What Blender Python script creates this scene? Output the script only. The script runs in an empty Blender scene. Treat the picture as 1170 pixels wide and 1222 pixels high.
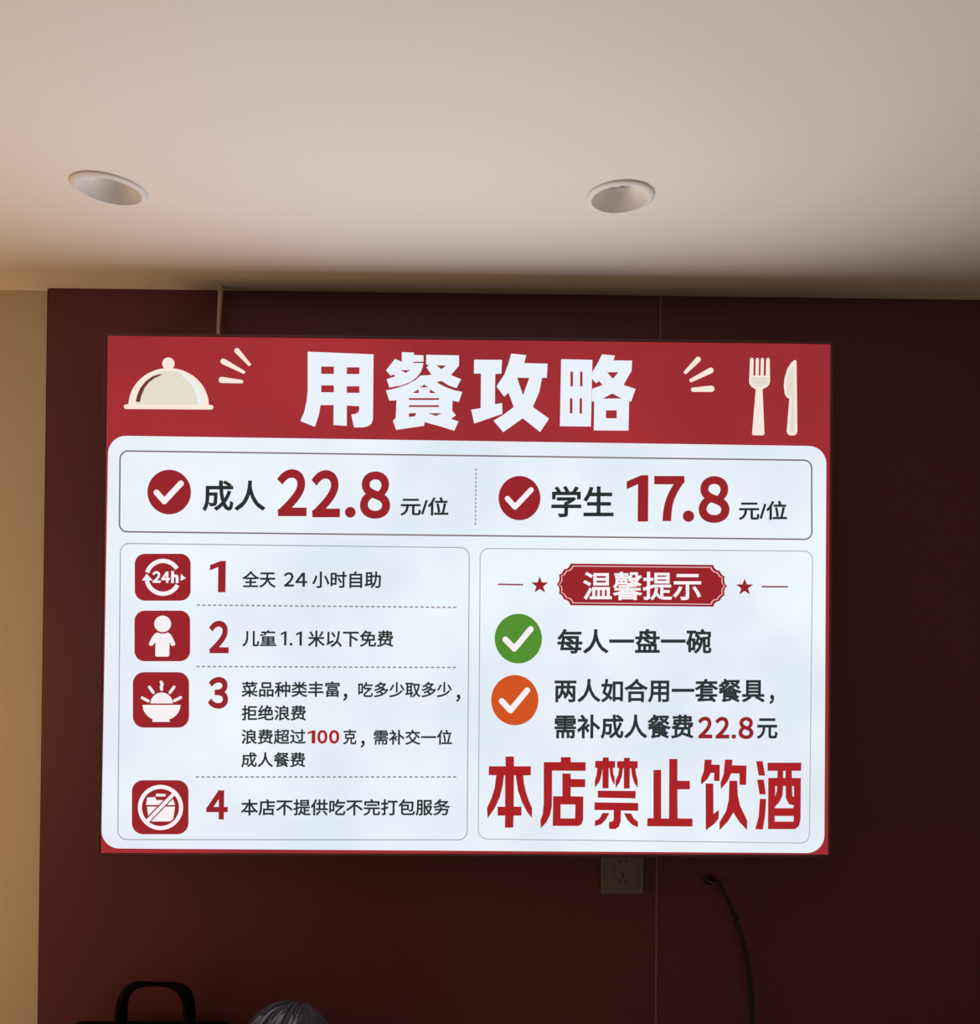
import bpy, bmesh, math, random
from mathutils import Vector, Matrix
from mathutils.geometry import tessellate_polygon

# ------------------------------------------------------------------ camera, world, lights, exposure
FLOOR_TO_SIGN = 1.826                       # height of the sign's centre above the floor
SIGN_W, SIGN_H, SIGN_T = 1.412, 1.0026, 0.098
CEIL = FLOOR_TO_SIGN + 0.6205
F_PX, YAW, PITCH, ROLL = 779.43, 0.0122, 0.0076, 0.0085
CAM = Vector((0.0235, -1.3625, FLOOR_TO_SIGN + 0.1533))

FWD = Vector((math.sin(YAW) * math.cos(PITCH), math.cos(YAW) * math.cos(PITCH), math.sin(PITCH)))
R0 = FWD.cross(Vector((0, 0, 1))).normalized()
U0 = R0.cross(FWD)
RGT = math.cos(ROLL) * R0 + math.sin(ROLL) * U0
UPV = -math.sin(ROLL) * R0 + math.cos(ROLL) * U0

sc = bpy.context.scene
COL = sc.collection
cd = bpy.data.cameras.new('camera')
cd.sensor_fit = 'HORIZONTAL'
cd.sensor_width = 36
cd.lens = 36 * F_PX / 1170
cd.clip_start = 0.02
cam = bpy.data.objects.new('camera', cd)
COL.objects.link(cam)
cam.matrix_world = Matrix(((RGT.x, UPV.x, -FWD.x, CAM.x), (RGT.y, UPV.y, -FWD.y, CAM.y),
                           (RGT.z, UPV.z, -FWD.z, CAM.z), (0, 0, 0, 1)))
sc.camera = cam

sc.view_settings.view_transform = 'Standard'
sc.view_settings.look = 'None'
sc.view_settings.exposure = 0.0
sc.view_settings.gamma = 1.0
sc.view_settings.use_curve_mapping = False

world = bpy.data.worlds.new('world')
sc.world = world
world.use_nodes = True
world.node_tree.nodes['Background'].inputs[0].default_value = (1.0, 0.78, 0.58, 1)   # the rest of the dining room
world.node_tree.nodes['Background'].inputs[1].default_value = 0.165


def add_light(name, kind, loc, energy, color, **kw):
    l = bpy.data.lights.new(name, kind)
    l.energy = energy
    l.color = color
    for k, v in kw.items():
        setattr(l, k, v)
    o = bpy.data.objects.new(name, l)
    o.location = loc
    COL.objects.link(o)
    return o


# warm lamp further along the wall on the left, beyond the frame
warm = add_light('warm_lamp', 'POINT', (-1.9, -0.50, 1.36), 33.0, (1.0, 0.62, 0.30), shadow_soft_size=0.38)
# power of an added fill light; the print's own emission is too weak
SIGN_FILL = 10.2


# ------------------------------------------------------------------ helpers
def srgb(r, g, b):
    def f(c):
        c /= 255.0
        return c / 12.92 if c <= 0.04045 else ((c + 0.055) / 1.055) ** 2.4
    return (f(r), f(g), f(b), 1.0)


def mat(name, col, rough=0.5, spec=0.5, var=0.0, vscale=8.0, bump=0.0, bscale=60.0, metal=0.0, detail=4.0):
    m = bpy.data.materials.new(name)
    m.use_nodes = True
    nt = m.node_tree
    b = nt.nodes['Principled BSDF']
    b.inputs['Base Color'].default_value = col
    b.inputs['Roughness'].default_value = rough
    b.inputs['Specular IOR Level'].default_value = spec
    b.inputs['Metallic'].default_value = metal
    tc = nt.nodes.new('ShaderNodeTexCoord')
    if var > 0:
        n = nt.nodes.new('ShaderNodeTexNoise')
        n.inputs['Scale'].default_value = vscale
        n.inputs['Detail'].default_value = detail
        nt.links.new(tc.outputs['Object'], n.inputs['Vector'])
        mx = nt.nodes.new('ShaderNodeMix')
        mx.data_type = 'RGBA'
        mx.inputs[6].default_value = tuple(c * (1 - var) for c in col[:3]) + (1,)
        mx.inputs[7].default_value = tuple(min(1, c * (1 + var)) for c in col[:3]) + (1,)
        nt.links.new(n.outputs['Fac'], mx.inputs[0])
        nt.links.new(mx.outputs[2], b.inputs['Base Color'])
    if bump > 0:
        n2 = nt.nodes.new('ShaderNodeTexNoise')
        n2.inputs['Scale'].default_value = bscale
        nt.links.new(tc.outputs['Object'], n2.inputs['Vector'])
        bp = nt.nodes.new('ShaderNodeBump')
        bp.inputs['Strength'].default_value = bump
        bp.inputs['Distance'].default_value = 0.002
        nt.links.new(n2.outputs['Fac'], bp.inputs['Height'])
        nt.links.new(bp.outputs['Normal'], b.inputs['Normal'])
    return m


def glow(name, col, col2=None, scale=3.0):
    """backlit print: the ink colour is what the light box gives off"""
    m = bpy.data.materials.new(name)
    m.use_nodes = True
    nt = m.node_tree
    b = nt.nodes['Principled BSDF']
    b.inputs['Base Color'].default_value = tuple(c * 0.06 for c in col[:3]) + (1,)
    b.inputs['Roughness'].default_value = 0.8
    b.inputs['Specular IOR Level'].default_value = 0.0
    b.inputs['Emission Color'].default_value = col
    b.inputs['Emission Strength'].default_value = 1.0
    if col2:
        tc = nt.nodes.new('ShaderNodeTexCoord')
        n = nt.nodes.new('ShaderNodeTexNoise')
        n.inputs['Scale'].default_value = scale
        n.inputs['Detail'].default_value = 2.0
        nt.links.new(tc.outputs['Object'], n.inputs['Vector'])
        rp = nt.nodes.new('ShaderNodeMapRange')
        rp.inputs[1].default_value = 0.32
        rp.inputs[2].default_value = 0.68
        nt.links.new(n.outputs['Fac'], rp.inputs[0])
        mx = nt.nodes.new('ShaderNodeMix')
        mx.data_type = 'RGBA'
        mx.inputs[6].default_value = col
        mx.inputs[7].default_value = col2
        nt.links.new(rp.outputs[0], mx.inputs[0])
        nt.links.new(mx.outputs[2], b.inputs['Emission Color'])
    return m


def link(name, me, m=None, parent=None, loc=None):
    me.name = name
    o = bpy.data.objects.new(name, me)
    COL.objects.link(o)
    for mm in (m if isinstance(m, (list, tuple)) else [m]):
        if mm:
            me.materials.append(mm)
    if parent:
        o.parent = parent
    if loc:
        o.location = loc
    return o


def from_bm(name, bm, m=None, parent=None, loc=None, smooth=False):
    bmesh.ops.recalc_face_normals(bm, faces=bm.faces[:])
    me = bpy.data.meshes.new(name)
    bm.to_mesh(me)
    bm.free()
    if smooth:
        for p in me.polygons:
            p.use_smooth = True
    return link(name, me, m, parent, loc)


def tag(o, label=None, cat=None, group=None, kind=None):
    if label:
        o['label'] = label
    if cat:
        o['category'] = cat
    if group:
        o['group'] = group
    if kind:
        o['kind'] = kind
    return o


def empty(name, loc):
    o = bpy.data.objects.new(name, None)
    o.location = loc
    o.empty_display_size = 0.05
    COL.objects.link(o)
    return o


def add_box(bm, x0, x1, y0, y1, z0, z1, bevel=0.0, seg=2):
    g = bmesh.ops.create_cube(bm, size=1.0)
    vs = g['verts']
    for v in vs:
        v.co = Vector(((x0 + x1) / 2 + v.co.x * (x1 - x0), (y0 + y1) / 2 + v.co.y * (y1 - y0),
                       (z0 + z1) / 2 + v.co.z * (z1 - z0)))
    if bevel > 0:
        es = list({e for v in vs for e in v.link_edges})
        bmesh.ops.bevel(bm, geom=es, offset=bevel, segments=seg, affect='EDGES', profile=0.5)


def box(name, x0, x1, y0, y1, z0, z1, m, parent=None, bevel=0.0, loc=None):
    bm = bmesh.new()
    add_box(bm, x0, x1, y0, y1, z0, z1, bevel)
    return from_bm(name, bm, m, parent, loc)


def add_tube(bm, pts, radii, sides=10, caps=True, flat=None):
    """sweep; radii a number or one per point; flat = (normal direction, factor) for oval sections"""
    pts = [Vector(p) for p in pts]
    if not isinstance(radii, (list, tuple)):
        radii = [radii] * len(pts)
    rings = []
    prev = None
    for i, p in enumerate(pts):
        t = (pts[min(i + 1, len(pts) - 1)] - pts[max(i - 1, 0)]).normalized()
        if flat:
            a = flat.cross(t)
            a = a.normalized() if a.length > 1e-5 else Vector((1, 0, 0))
        elif prev is None:
            a = t.orthogonal().normalized()
        else:
            a = (prev - t * prev.dot(t)).normalized()
        prev = a
        b = t.cross(a)
        r = radii[i]
        ra, rb = r if isinstance(r, (list, tuple)) else (r, r)
        rings.append([bm.verts.new(p + a * (ra * math.cos(2 * math.pi * k / sides)) +
                                   b * (rb * math.sin(2 * math.pi * k / sides))) for k in range(sides)])
    for i in range(len(rings) - 1):
        for k in range(sides):
            bm.faces.new((rings[i][k], rings[i][(k + 1) % sides], rings[i + 1][(k + 1) % sides], rings[i + 1][k]))
    if caps:
        bm.faces.new(rings[0][::-1])
        bm.faces.new(rings[-1])


def add_lathe(bm, prof, cx, cy, cz, seg=48, close_first=False, close_last=False):
    rings = []
    for r, z in prof:
        rings.append([bm.verts.new((cx + r * math.cos(2 * math.pi * k / seg), cy + r * math.sin(2 * math.pi * k / seg), cz + z))
                      for k in range(seg)])
    for i in range(len(rings) - 1):
        for k in range(seg):
            bm.faces.new((rings[i][k], rings[i][(k + 1) % seg], rings[i + 1][(k + 1) % seg], rings[i + 1][k]))
    if close_first:
        bm.faces.new(rings[0])
    if close_last:
        bm.faces.new(rings[-1])


def smooth_path(pts, n=8):
    """Catmull-Rom through points"""
    P = [Vector(p) for p in pts]
    P = [P[0] * 2 - P[1]] + P + [P[-1] * 2 - P[-2]]
    out = []
    for i in range(1, len(P) - 2):
        for k in range(n):
            t = k / n
            a, b, c, d = P[i - 1], P[i], P[i + 1], P[i + 2]
            out.append(0.5 * ((2 * b) + (c - a) * t + (2 * a - 5 * b + 4 * c - d) * t * t + (3 * b - a - 3 * c + d) * t ** 3))
    out.append(P[-2])
    return out


def sight(x, y, plane_y):
    """point of the upright plane y = plane_y that was measured at photo position (x, y)"""
    d = FWD + RGT * ((x - 585) / F_PX) + UPV * ((611 - y) / F_PX)
    return CAM + d * ((plane_y - CAM.y) / d.y)


# ------------------------------------------------------------------ materials of the room
M_CEIL = mat('ceiling_paint', (0.79, 0.735, 0.675, 1), 0.9, 0.2, var=0.015, vscale=2.0)
M_CREAM = mat('cream_wall_paint', (0.585, 0.50, 0.375, 1), 0.85, 0.2, var=0.02, vscale=3.0, bump=0.05)
M_MAROON = mat('maroon_laminate', (0.133, 0.037, 0.050, 1), 0.45, 0.22, var=0.04, vscale=5.0)
M_SEAM = mat('bronze_seam_strip', (0.21, 0.13, 0.125, 1), 0.5, 0.3, var=0.05)
M_GROOVE = mat('dark_reveal', (0.030, 0.020, 0.015, 1), 0.7, 0.2)
M_FLOOR = mat('floor_tile', (0.42, 0.36, 0.30, 1), 0.5, 0.4, var=0.08, vscale=4.0)

# ------------------------------------------------------------------ large structure
PANEL_L = -0.8808                       # left edge of the maroon cladding; its front is the plane y = 0
o = box('wall_back', -3.2, 3.2, 0.016, 0.14, 0, CEIL, M_CREAM)
tag(o, kind='structure')
o = box('floor', -3.2, 3.2, -4.0, 0.14, -0.1, 0, M_FLOOR)
tag(o, kind='structure')

SEAM = sight(785.5, 800, 0).x
o = box('wall_panel_left', PANEL_L, SEAM - 0.002, 0.0, 0.016, 0, CEIL, M_MAROON, bevel=0.0008)
tag(o, kind='structure')
o = box('wall_panel_right', SEAM + 0.002, 3.2, 0.0, 0.016, 0, CEIL, M_MAROON, bevel=0.0008)
tag(o, kind='structure')
o = box('trim_1', SEAM - 0.002, SEAM + 0.002, -0.0012, 0.016, 0, CEIL, M_SEAM)
tag(o, kind='structure')
o = box('trim_2', PANEL_L - 0.0055, PANEL_L, 0.006, 0.016, 0, CEIL, M_GROOVE)
tag(o, kind='structure')

LIGHTS = [(-0.5157, -0.4211), (0.2203, -0.4186)]
CUT_R = 0.0445


def flat_mesh(bm, rings, f):
    """fill rings (first outer, others holes) and place every point with f"""
    vs = [[bm.verts.new(f(p)) for p in r] for r in rings]
    allv = [v for r in vs for v in r]
    for tri in tessellate_polygon([[Vector((p[0], p[1], 0)) for p in r] for r in rings]):
        try:
            bm.faces.new([allv[i] for i in tri])
        except ValueError:
            pass


bm = bmesh.new()
rings = [[(-3.2, -4.0), (3.2, -4.0), (3.2, 0.14), (-3.2, 0.14)]]
for lx, ly in LIGHTS:
    rings.append([(lx + CUT_R * math.cos(2 * math.pi * k / 48), ly + CUT_R * math.sin(2 * math.pi * k / 48)) for k in range(48)])
flat_mesh(bm, rings, lambda p: Vector((p[0], p[1], CEIL)))
g = bmesh.ops.extrude_face_region(bm, geom=bm.faces[:])
bmesh.ops.translate(bm, vec=(0, 0, 0.012), verts=[e for e in g['geom'] if isinstance(e, bmesh.types.BMVert)])
tag(from_bm('ceiling', bm, M_CEIL), kind='structure')

# ------------------------------------------------------------------ the illuminated sign
SIGN_FRONT = -SIGN_T


def uv(x, y):
    """photo position -> position on the flat face of the sign, metres from its centre"""
    p = sight(x, y, SIGN_FRONT)
    return (p.x, p.z - FLOOR_TO_SIGN)


M_FRAME = mat('sign_frame_metal', (0.095, 0.040, 0.036, 1), 0.4, 0.4, metal=0.2)
M_BACK = mat('sign_box_aluminium', (0.62, 0.60, 0.58, 1), 0.55, 0.4)
G_RED = glow('header_red_print', srgb(151, 45, 51), srgb(168, 49, 54), 3.0)
G_WHITE = glow('backlit_white', srgb(223, 233, 243), srgb(239, 247, 254), 4.5)
G_LETTER = glow('heading_white_print', srgb(232, 240, 249))
G_CREAM = glow('cream_print', srgb(248, 231, 218))
G_DOME = glow('dome_beige_print', srgb(226, 221, 203))
G_SHINE = glow('dome_shine_print', srgb(232, 238, 243))
G_SLIT = glow('dome_brown_print', srgb(112, 56, 52))
G_PRICE = glow('price_red_print', srgb(152, 38, 44))
G_TILE = glow('icon_red_print', srgb(153, 38, 44))
G_WARN = glow('warning_red_print', srgb(171, 36, 40))
G_INK = glow('dark_ink_print', srgb(43, 51, 50))
G_INK2 = glow('soft_dark_ink_print', srgb(46, 54, 56))
G_ICONW = glow('icon_white_print', srgb(246, 240, 243))
G_GREEN = glow('green_print', srgb(84, 143, 50))
G_ORANGE = glow('orange_print', srgb(208, 84, 34))
G_LINE1 = glow('price_box_line', srgb(128, 112, 114))
G_LINE2 = glow('list_box_line', srgb(158, 168, 174))
G_LINE3 = glow('tips_box_line', srgb(184, 180, 182))
G_DASH = glow('dash_line_print', srgb(150, 140, 144))
G_BADGE = glow('badge_line_print', srgb(226, 190, 192))
G_RULE = glow('rule_print', srgb(150, 88, 98))

sign = empty('illuminated_sign', (0, 0, FLOOR_TO_SIGN))
tag(sign, 'large backlit dining guide sign with red header and white price panels on maroon wall', 'sign')


class Art:
    """flat printed shapes on the face of the sign"""

    def __init__(self, off):
        self.bm = bmesh.new()
        self.off = SIGN_FRONT - off

    def fill(self, *rings):
        flat_mesh(self.bm, rings, lambda p: Vector((p[0], self.off, p[1])))
        return self

    def px(self, *rings, o=(0, 0), s=1.0):
        """rings measured on the photo (crop origin o, crop scale s)"""
        return self.fill(*[[uv(o[0] + x / s, o[1] + y / s) for x, y in r] for r in rings])

    def stroke(self, pts, w, w2=None, o=(0, 0), s=1.0, cap=10):
        """round-capped line; w and w2 in photo pixels of the crop"""
        P = [Vector((o[0] + x / s, o[1] + y / s)) for x, y in pts]
        w2 = w if w2 is None else w2
        n = len(P)
        for i in range(n - 1):
            ra = (w + (w2 - w) * i / (n - 1)) / 2 / s
            rb = (w + (w2 - w) * (i + 1) / (n - 1)) / 2 / s
            d = (P[i + 1] - P[i])
            a = math.atan2(d.y, d.x)
            ring = []
            for k in range(cap + 1):
                t = a + math.pi / 2 + math.pi * k / cap
                ring.append(uv(P[i].x + ra * math.cos(t), P[i].y + ra * math.sin(t)))
            for k in range(cap + 1):
                t = a - math.pi / 2 + math.pi * k / cap
                ring.append(uv(P[i + 1].x + rb * math.cos(t), P[i + 1].y + rb * math.sin(t)))
            self.fill(ring)
        return self

    def disc(self, x, y, rx, ry=None, hole=None, n=48):
        ry = ry or rx
        ring = [uv(x + rx * math.cos(2 * math.pi * k / n), y + ry * math.sin(2 * math.pi * k / n)) for k in range(n)]
        if hole:
            h = [uv(x + hole * math.cos(2 * math.pi * k / n), y + hole * ry / rx * math.sin(2 * math.pi * k / n)) for k in range(n)]
            return self.fill(ring, h)
        return self.fill(ring)

    def done(self, name, m, parent, label=None):
        bmesh.ops.remove_doubles(self.bm, verts=self.bm.verts[:], dist=1e-7)
        me = bpy.data.meshes.new(name)
        for f in self.bm.faces:
            f.normal_update()
            if f.normal.y > 0:
                f.normal_flip()
        self.bm.to_mesh(me)
        self.bm.free()
        ob = link(name, me, m, parent)
        if label:
            ob['label'] = label
        return ob


def round_ring(corners, r, n=7):
    out = []
    m = len(corners)
    for i in range(m):
        p, a, b = Vector(corners[i]), Vector(corners[i - 1]), Vector(corners[(i + 1) % m])
        s, e = p + (a - p).normalized() * r, p + (b - p).normalized() * r
        c = s + e - p
        for k in range(n + 1):
            t = k / n * math.pi / 2
            w = c + (s - c) * math.cos(t) + (e - c) * math.sin(t)
            out.append((w.x, w.y))
    return out


def quad(tl, tr, br, bl):
    return [uv(*tl), uv(*tr), uv(*br), uv(*bl)]


def inset(q, d):
    (a, b, c, e) = q
    return [(a[0] + d, a[1] - d), (b[0] - d, b[1] - d), (c[0] - d, c[1] + d), (e[0] + d, e[1] + d)]


PX = 0.001627                               # size of one photo pixel on the sign face

# cabinet and thin frame
bx = box('light_box', -SIGN_W / 2 + 0.004, SIGN_W / 2 - 0.004, -SIGN_T + 0.006, 0.0, -SIGN_H / 2 + 0.004, SIGN_H / 2 - 0.004, M_BACK, sign)
bm = bmesh.new()
FW = 0.0052
for x0, x1, z0, z1 in ((-SIGN_W / 2, SIGN_W / 2, SIGN_H / 2 - FW, SIGN_H / 2), (-SIGN_W / 2, SIGN_W / 2, -SIGN_H / 2, -SIGN_H / 2 + FW),
                       (-SIGN_W / 2, -SIGN_W / 2 + FW, -SIGN_H / 2 + FW, SIGN_H / 2 - FW), (SIGN_W / 2 - FW, SIGN_W / 2, -SIGN_H / 2 + FW, SIGN_H / 2 - FW)):
    add_box(bm, x0, x1, -SIGN_T - 0.004, -0.001, z0, z1, 0.0009, 1)
from_bm('frame', bm, M_FRAME, sign)

a = Art(0.0)
w, h = SIGN_W / 2 - FW * 0.6, SIGN_H / 2 - FW * 0.6
a.fill([(-w, -h), (w, -h), (w, h), (-w, h)])
face = a.done('red_face', G_RED, sign)

a = Art(0.0004)
q = quad((129.5, 519.8), (986.5, 532.5), (984, 1018), (121, 1012.3))
a.fill(round_ring(q, 21 * PX))
white = a.done('white_panel', G_WHITE, sign)

# extra area light before the white face, added to brighten the ceiling
gl = add_light('sign_fill', 'AREA', (-0.01, SIGN_FRONT - 0.006, FLOOR_TO_SIGN - 0.10), SIGN_FILL, (0.97, 0.96, 1.0),
               shape='RECTANGLE', size=1.34, size_y=0.74)
gl.rotation_euler = (math.radians(-90), 0, 0)
gl.parent = sign
gl.location = (-0.01, SIGN_FRONT - 0.006, -0.13)


# ---- lettering
def text_shape(s, bold):
    """outline of the words s in em units, thickened all round by bold: (points, faces)"""
    c = bpy.data.curves.new('lettering', 'FONT')
    c.body = s
    c.size = 1.0
    c.resolution_u = 8 if len(s) == 1 else 4
    ob = bpy.data.objects.new('lettering', c)
    COL.objects.link(ob)
    dg = bpy.context.evaluated_depsgraph_get()
    dg.update()
    me = bpy.data.meshes.new_from_object(ob.evaluated_get(dg))
    bpy.data.objects.remove(ob)
    bpy.data.curves.remove(c)
    bm = bmesh.new()
    bm.from_mesh(me)
    bpy.data.meshes.remove(me)
    bmesh.ops.remove_doubles(bm, verts=bm.verts[:], dist=1e-6)
    bm.verts.index_update()
    pts = [Vector((v.co.x, v.co.y)) for v in bm.verts]
    faces = [[v.index for v in f.verts] for f in bm.faces]
    if bold > 0:
        rim = [e for e in bm.edges if len(e.link_faces) == 1]
        near = {}
        for e in rim:
            for v in e.verts:
                near.setdefault(v.index, []).append(e.other_vert(v).index)
        sharp = {}
        for v, ns in near.items():
            sharp[v] = len(ns) == 2 and (pts[ns[0]] - pts[v]).angle(pts[v] - pts[ns[1]], 0) > 0.6
        for e in rim:
            a, b = e.verts[0].index, e.verts[1].index
            d = (pts[b] - pts[a]).normalized() * bold
            n = Vector((-d.y, d.x))
            p, q = pts[a] - (d if sharp[a] else d * 0), pts[b] + (d if sharp[b] else d * 0)
            k = len(pts)
            pts += [p + n, p - n, q - n, q + n]
            faces.append([k, k + 1, k + 2, k + 3])
        for v in near:
            if not sharp[v]:
                k = len(pts)
                pts += [pts[v] + Vector((math.cos(t * math.pi / 4), math.sin(t * math.pi / 4))) * bold for t in range(8)]
                faces.append(list(range(k, k + 8)))
    bm.free()
    return pts, faces


# a numeral one: stem with a sloping flag and no foot
def one(stem, thick):
    k = 1 - stem
    return ([Vector(p) for p in ((1.0, 0.0), (1.0, 1.0), (k + 0.16, 1.0), (0.0, 0.865), (0.0, 0.865 - thick), (k, 0.975 - thick), (k, 0.0))], [[0, 1, 5, 6], [1, 2, 3, 4, 5]])


WIDE = {ord(c): ord(c) - 48 + 0xFF10 for c in '0123456789'}


def letters(art, s, x0, y0, x1, y1, bold=0.012):
    """set the words s so that their ink fills the measured rectangle"""
    if s == '1':
        pts, faces = one(0.48, 0.17) if bold > 0.02 else one(0.42, 0.15)
    else:
        pts, faces = text_shape(s.translate(WIDE) if len(s) == 1 else s, bold)
    ax, bx_ = min(v.x for v in pts), max(v.x for v in pts)
    ay, by = min(v.y for v in pts), max(v.y for v in pts)
    ym = (y0 + y1) / 2
    L, Rr = uv(x0, ym), uv(x1, ym)
    hgt = (y1 - y0) / 2 * (uv((x0 + x1) / 2, ym - 10)[1] - uv((x0 + x1) / 2, ym + 10)[1]) / 20
    out = []
    for v in pts:
        t = (v.x - ax) / (bx_ - ax)
        u_ = L[0] + (Rr[0] - L[0]) * t
        z_ = L[1] + (Rr[1] - L[1]) * t + ((v.y - ay) / (by - ay) * 2 - 1) * hgt
        out.append(art.bm.verts.new((u_, art.off, z_)))
    for p in faces:
        try:
            art.bm.faces.new([out[i] for i in p])
        except ValueError:
            pass
    return art


def outline(name, q, r, wpx, m):
    a = Art(0.0007)
    a.fill(round_ring(q, r * PX), round_ring(inset(q, wpx * PX), (r - wpx) * PX))
    return a.done(name, m, sign)


# ---- header
T1 = dict(o=(350, 405), s=5.571)
T2 = dict(o=(555, 405), s=5.571)


def rc(x0, y0, x1, y1):
    return [(x0, y0), (x1, y0), (x1, y1), (x0, y1)]


a = Art(0.0006)
a.px([(97, 82), (535, 100), (531, 530), (522, 560), (498, 578), (465, 585), (405, 586), (387, 500), (412, 496), (431, 488), (440, 470),
      (440, 445), (357, 440), (357, 575), (268, 570), (270, 437), (183, 437), (172, 500), (145, 582), (48, 543), (75, 480), (90, 410), (97, 340)],
     rc(187, 181, 271, 230), rc(357, 186, 441, 231), rc(187, 306, 271, 352), rc(357, 312, 441, 356), **T1)
a.done('heading_character', G_LETTER, sign)
a = Art(0.0006)
a.px([(723, 85), (803, 88), (803, 104), (867, 107), (867, 149), (798, 150), (798, 157), (866, 158), (861, 187), (848, 220), (822, 252), (780, 284),
      (720, 307), (640, 320), (622, 265), (680, 246), (668, 233), (650, 243), (617, 207), (678, 130), (722, 150)],
     [(714, 205), (778, 205), (750, 223)], **T1)
a.px([(885, 103), (1103, 107), (1103, 175), (1050, 238), (1117, 265), (1087, 325), (1035, 307), (988, 277), (955, 284), (925, 252), (918, 233),
      (887, 187), (903, 173), (885, 165)], [(952, 172), (1018, 175), (986, 199)], **T1)
a.px([(848, 241), (921, 237), (962, 291), (1010, 316), (1070, 338), (1125, 350), (1102, 417), (1060, 408), (1058, 475), (1083, 505), (1050, 530),
      (1100, 545), (1072, 608), (990, 582), (875, 550), (870, 575), (685, 602), (663, 540), (682, 525), (688, 405), (640, 408), (617, 340),
      (690, 324), (760, 300), (815, 269)],
     [(872, 302), (902, 319), (843, 319)], [(795, 356), (835, 332), (835, 358)], [(908, 332), (950, 358), (911, 357)],
     rc(770, 391, 970, 403), rc(770, 438, 970, 450), [(770, 492), (819, 490), (810, 512), (770, 516)], [(898, 491), (989, 492), (950, 509)], **T1)
a.done('heading_character', G_LETTER, sign)
a = Art(0.0006)
a.px([(62, 135), (247, 137), (243, 228), (202, 230), (200, 432), (247, 423), (250, 495), (62, 560), (42, 468), (105, 457), (107, 228), (60, 228)], **T2)
a.px([(308, 95), (408, 105), (395, 158), (550, 162), (545, 255), (513, 257), (495, 350), (452, 450), (560, 527), (500, 617), (385, 525), (255, 617),
      (190, 540), (250, 505), (325, 450), (290, 355), (262, 382), (210, 313), (262, 235), (290, 160)], [(347, 255), (428, 257), (387, 372)], **T2)
a.done('heading_character', G_LETTER, sign)
a = Art(0.0006)
a.px([(640, 132), (848, 137), (838, 580), (632, 578)], rc(702, 215, 719, 313), rc(766, 215, 782, 313), rc(698, 392, 715, 492), rc(763, 392, 779, 494), **T2)
a.px([(912, 100), (998, 108), (988, 140), (1112, 142), (1108, 210), (1055, 303), (1135, 330), (1105, 415), (1092, 410), (1088, 607), (857, 605),
      (860, 418), (843, 408), (845, 330), (915, 303), (893, 278), (872, 292), (845, 262), (848, 215), (880, 165)],
     [(945, 219), (1022, 219), (984, 262)], [(915, 394), (980, 360), (1043, 393)], rc(938, 472, 1010, 525), **T2)
a.done('heading_character', G_LETTER, sign)

CL = dict(o=(140, 415), s=6.5)
a = Art(0.0006)
dome = [(400 + 312 * math.cos(math.pi * k / 40), 450 - 292 * math.sin(math.pi * k / 40)) for k in range(41)]
a.px(dome, **CL)
a.stroke([(70, 457), (729, 462)], 36, **CL)
a.px([(398 + 48 * math.cos(2 * math.pi * k / 32), 124 + 48 * math.sin(2 * math.pi * k / 32)) for k in range(32)], **CL)
cl = a.done('cloche_icon', G_CREAM, sign)
a = Art(0.0009)
a.px([(405 + 258 * math.cos(math.pi * k / 40), 442 - 262 * math.sin(math.pi * k / 40)) for k in range(41)], **CL)
a.done('cloche_dome', G_DOME, cl)
a = Art(0.0012)
arc_o = [(405 + 258 * math.cos(math.radians(t)), 442 - 262 * math.sin(math.radians(t))) for t in range(0, 66, 5)]
arc_i = [(405 + 222 * math.cos(math.radians(t)), 442 - 246 * math.sin(math.radians(t))) for t in range(0, 66, 5)]
a.px(arc_o + arc_i[::-1], **CL)
a.done('cloche_shine', G_SHINE, cl)
a = Art(0.0012)
a.px([(145, 420), (178, 422), (190, 370), (215, 312), (250, 268), (295, 235), (358, 208), (318, 208), (270, 227), (222, 262), (180, 315), (158, 365)], **CL)
a.done('cloche_slit', G_SLIT, cl)
a = Art(0.0006)
for p, w1, w2 in (([(930, 24), (1026, 130)], 42, 24), ([(824, 106), (982, 190)], 44, 25), ([(812, 250), (965, 263)], 48, 27)):
    a.stroke(p, w1, w2, **CL)
a.done('sparkle_mark', G_CREAM, sign)
FK = dict(o=(800, 415), s=5.85)
a = Art(0.0006)
for p, w1, w2 in (([(195, 82), (107, 172)], 38, 24), ([(283, 159), (147, 228)], 40, 26), ([(287, 287), (160, 293)], 44, 30)):
    a.stroke(p, w1, w2, **FK)
a.done('sparkle_mark', G_CREAM, sign)
a = Art(0.0006)
a.px([(557, 82), (562, 73), (570, 70), (579, 73), (583, 82), (581, 195), (595, 195), (597, 82), (602, 73), (609, 70), (616, 73), (620, 82), (618, 195),
      (630, 195), (632, 82), (637, 73), (643, 70), (651, 73), (655, 82), (653, 195), (667, 195), (670, 82), (675, 73), (683, 70), (691, 73), (695, 82),
      (697, 235), (692, 256), (677, 273), (645, 290), (658, 598), (655, 608), (645, 612), (583, 611), (574, 608), (572, 598), (597, 290), (570, 275),
      (556, 258), (551, 238)], **FK)
fk = a.done('fork_icon', G_CREAM, sign)
a = Art(0.0009)
a.px([(568, 205), (682, 207), (682, 235), (674, 254), (640, 272), (606, 272), (580, 254), (568, 235)], **FK)
a.done('fork_shading', G_DOME, fk)
a = Art(0.0006)
a.px([(882, 96), (878, 88), (868, 86), (845, 104), (817, 148), (799, 210), (793, 270), (800, 322), (812, 345), (832, 357), (813, 582), (818, 600), (832, 611),
      (850, 614), (870, 611), (884, 600), (888, 584)], **FK)
kn = a.done('knife_icon', G_CREAM, sign)
a = Art(0.0009)
a.px([(866, 118), (838, 150), (815, 215), (810, 275), (818, 325), (848, 345), (832, 575), (848, 596), (868, 580)], **FK)
a.done('knife_shading', G_DOME, kn)

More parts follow.
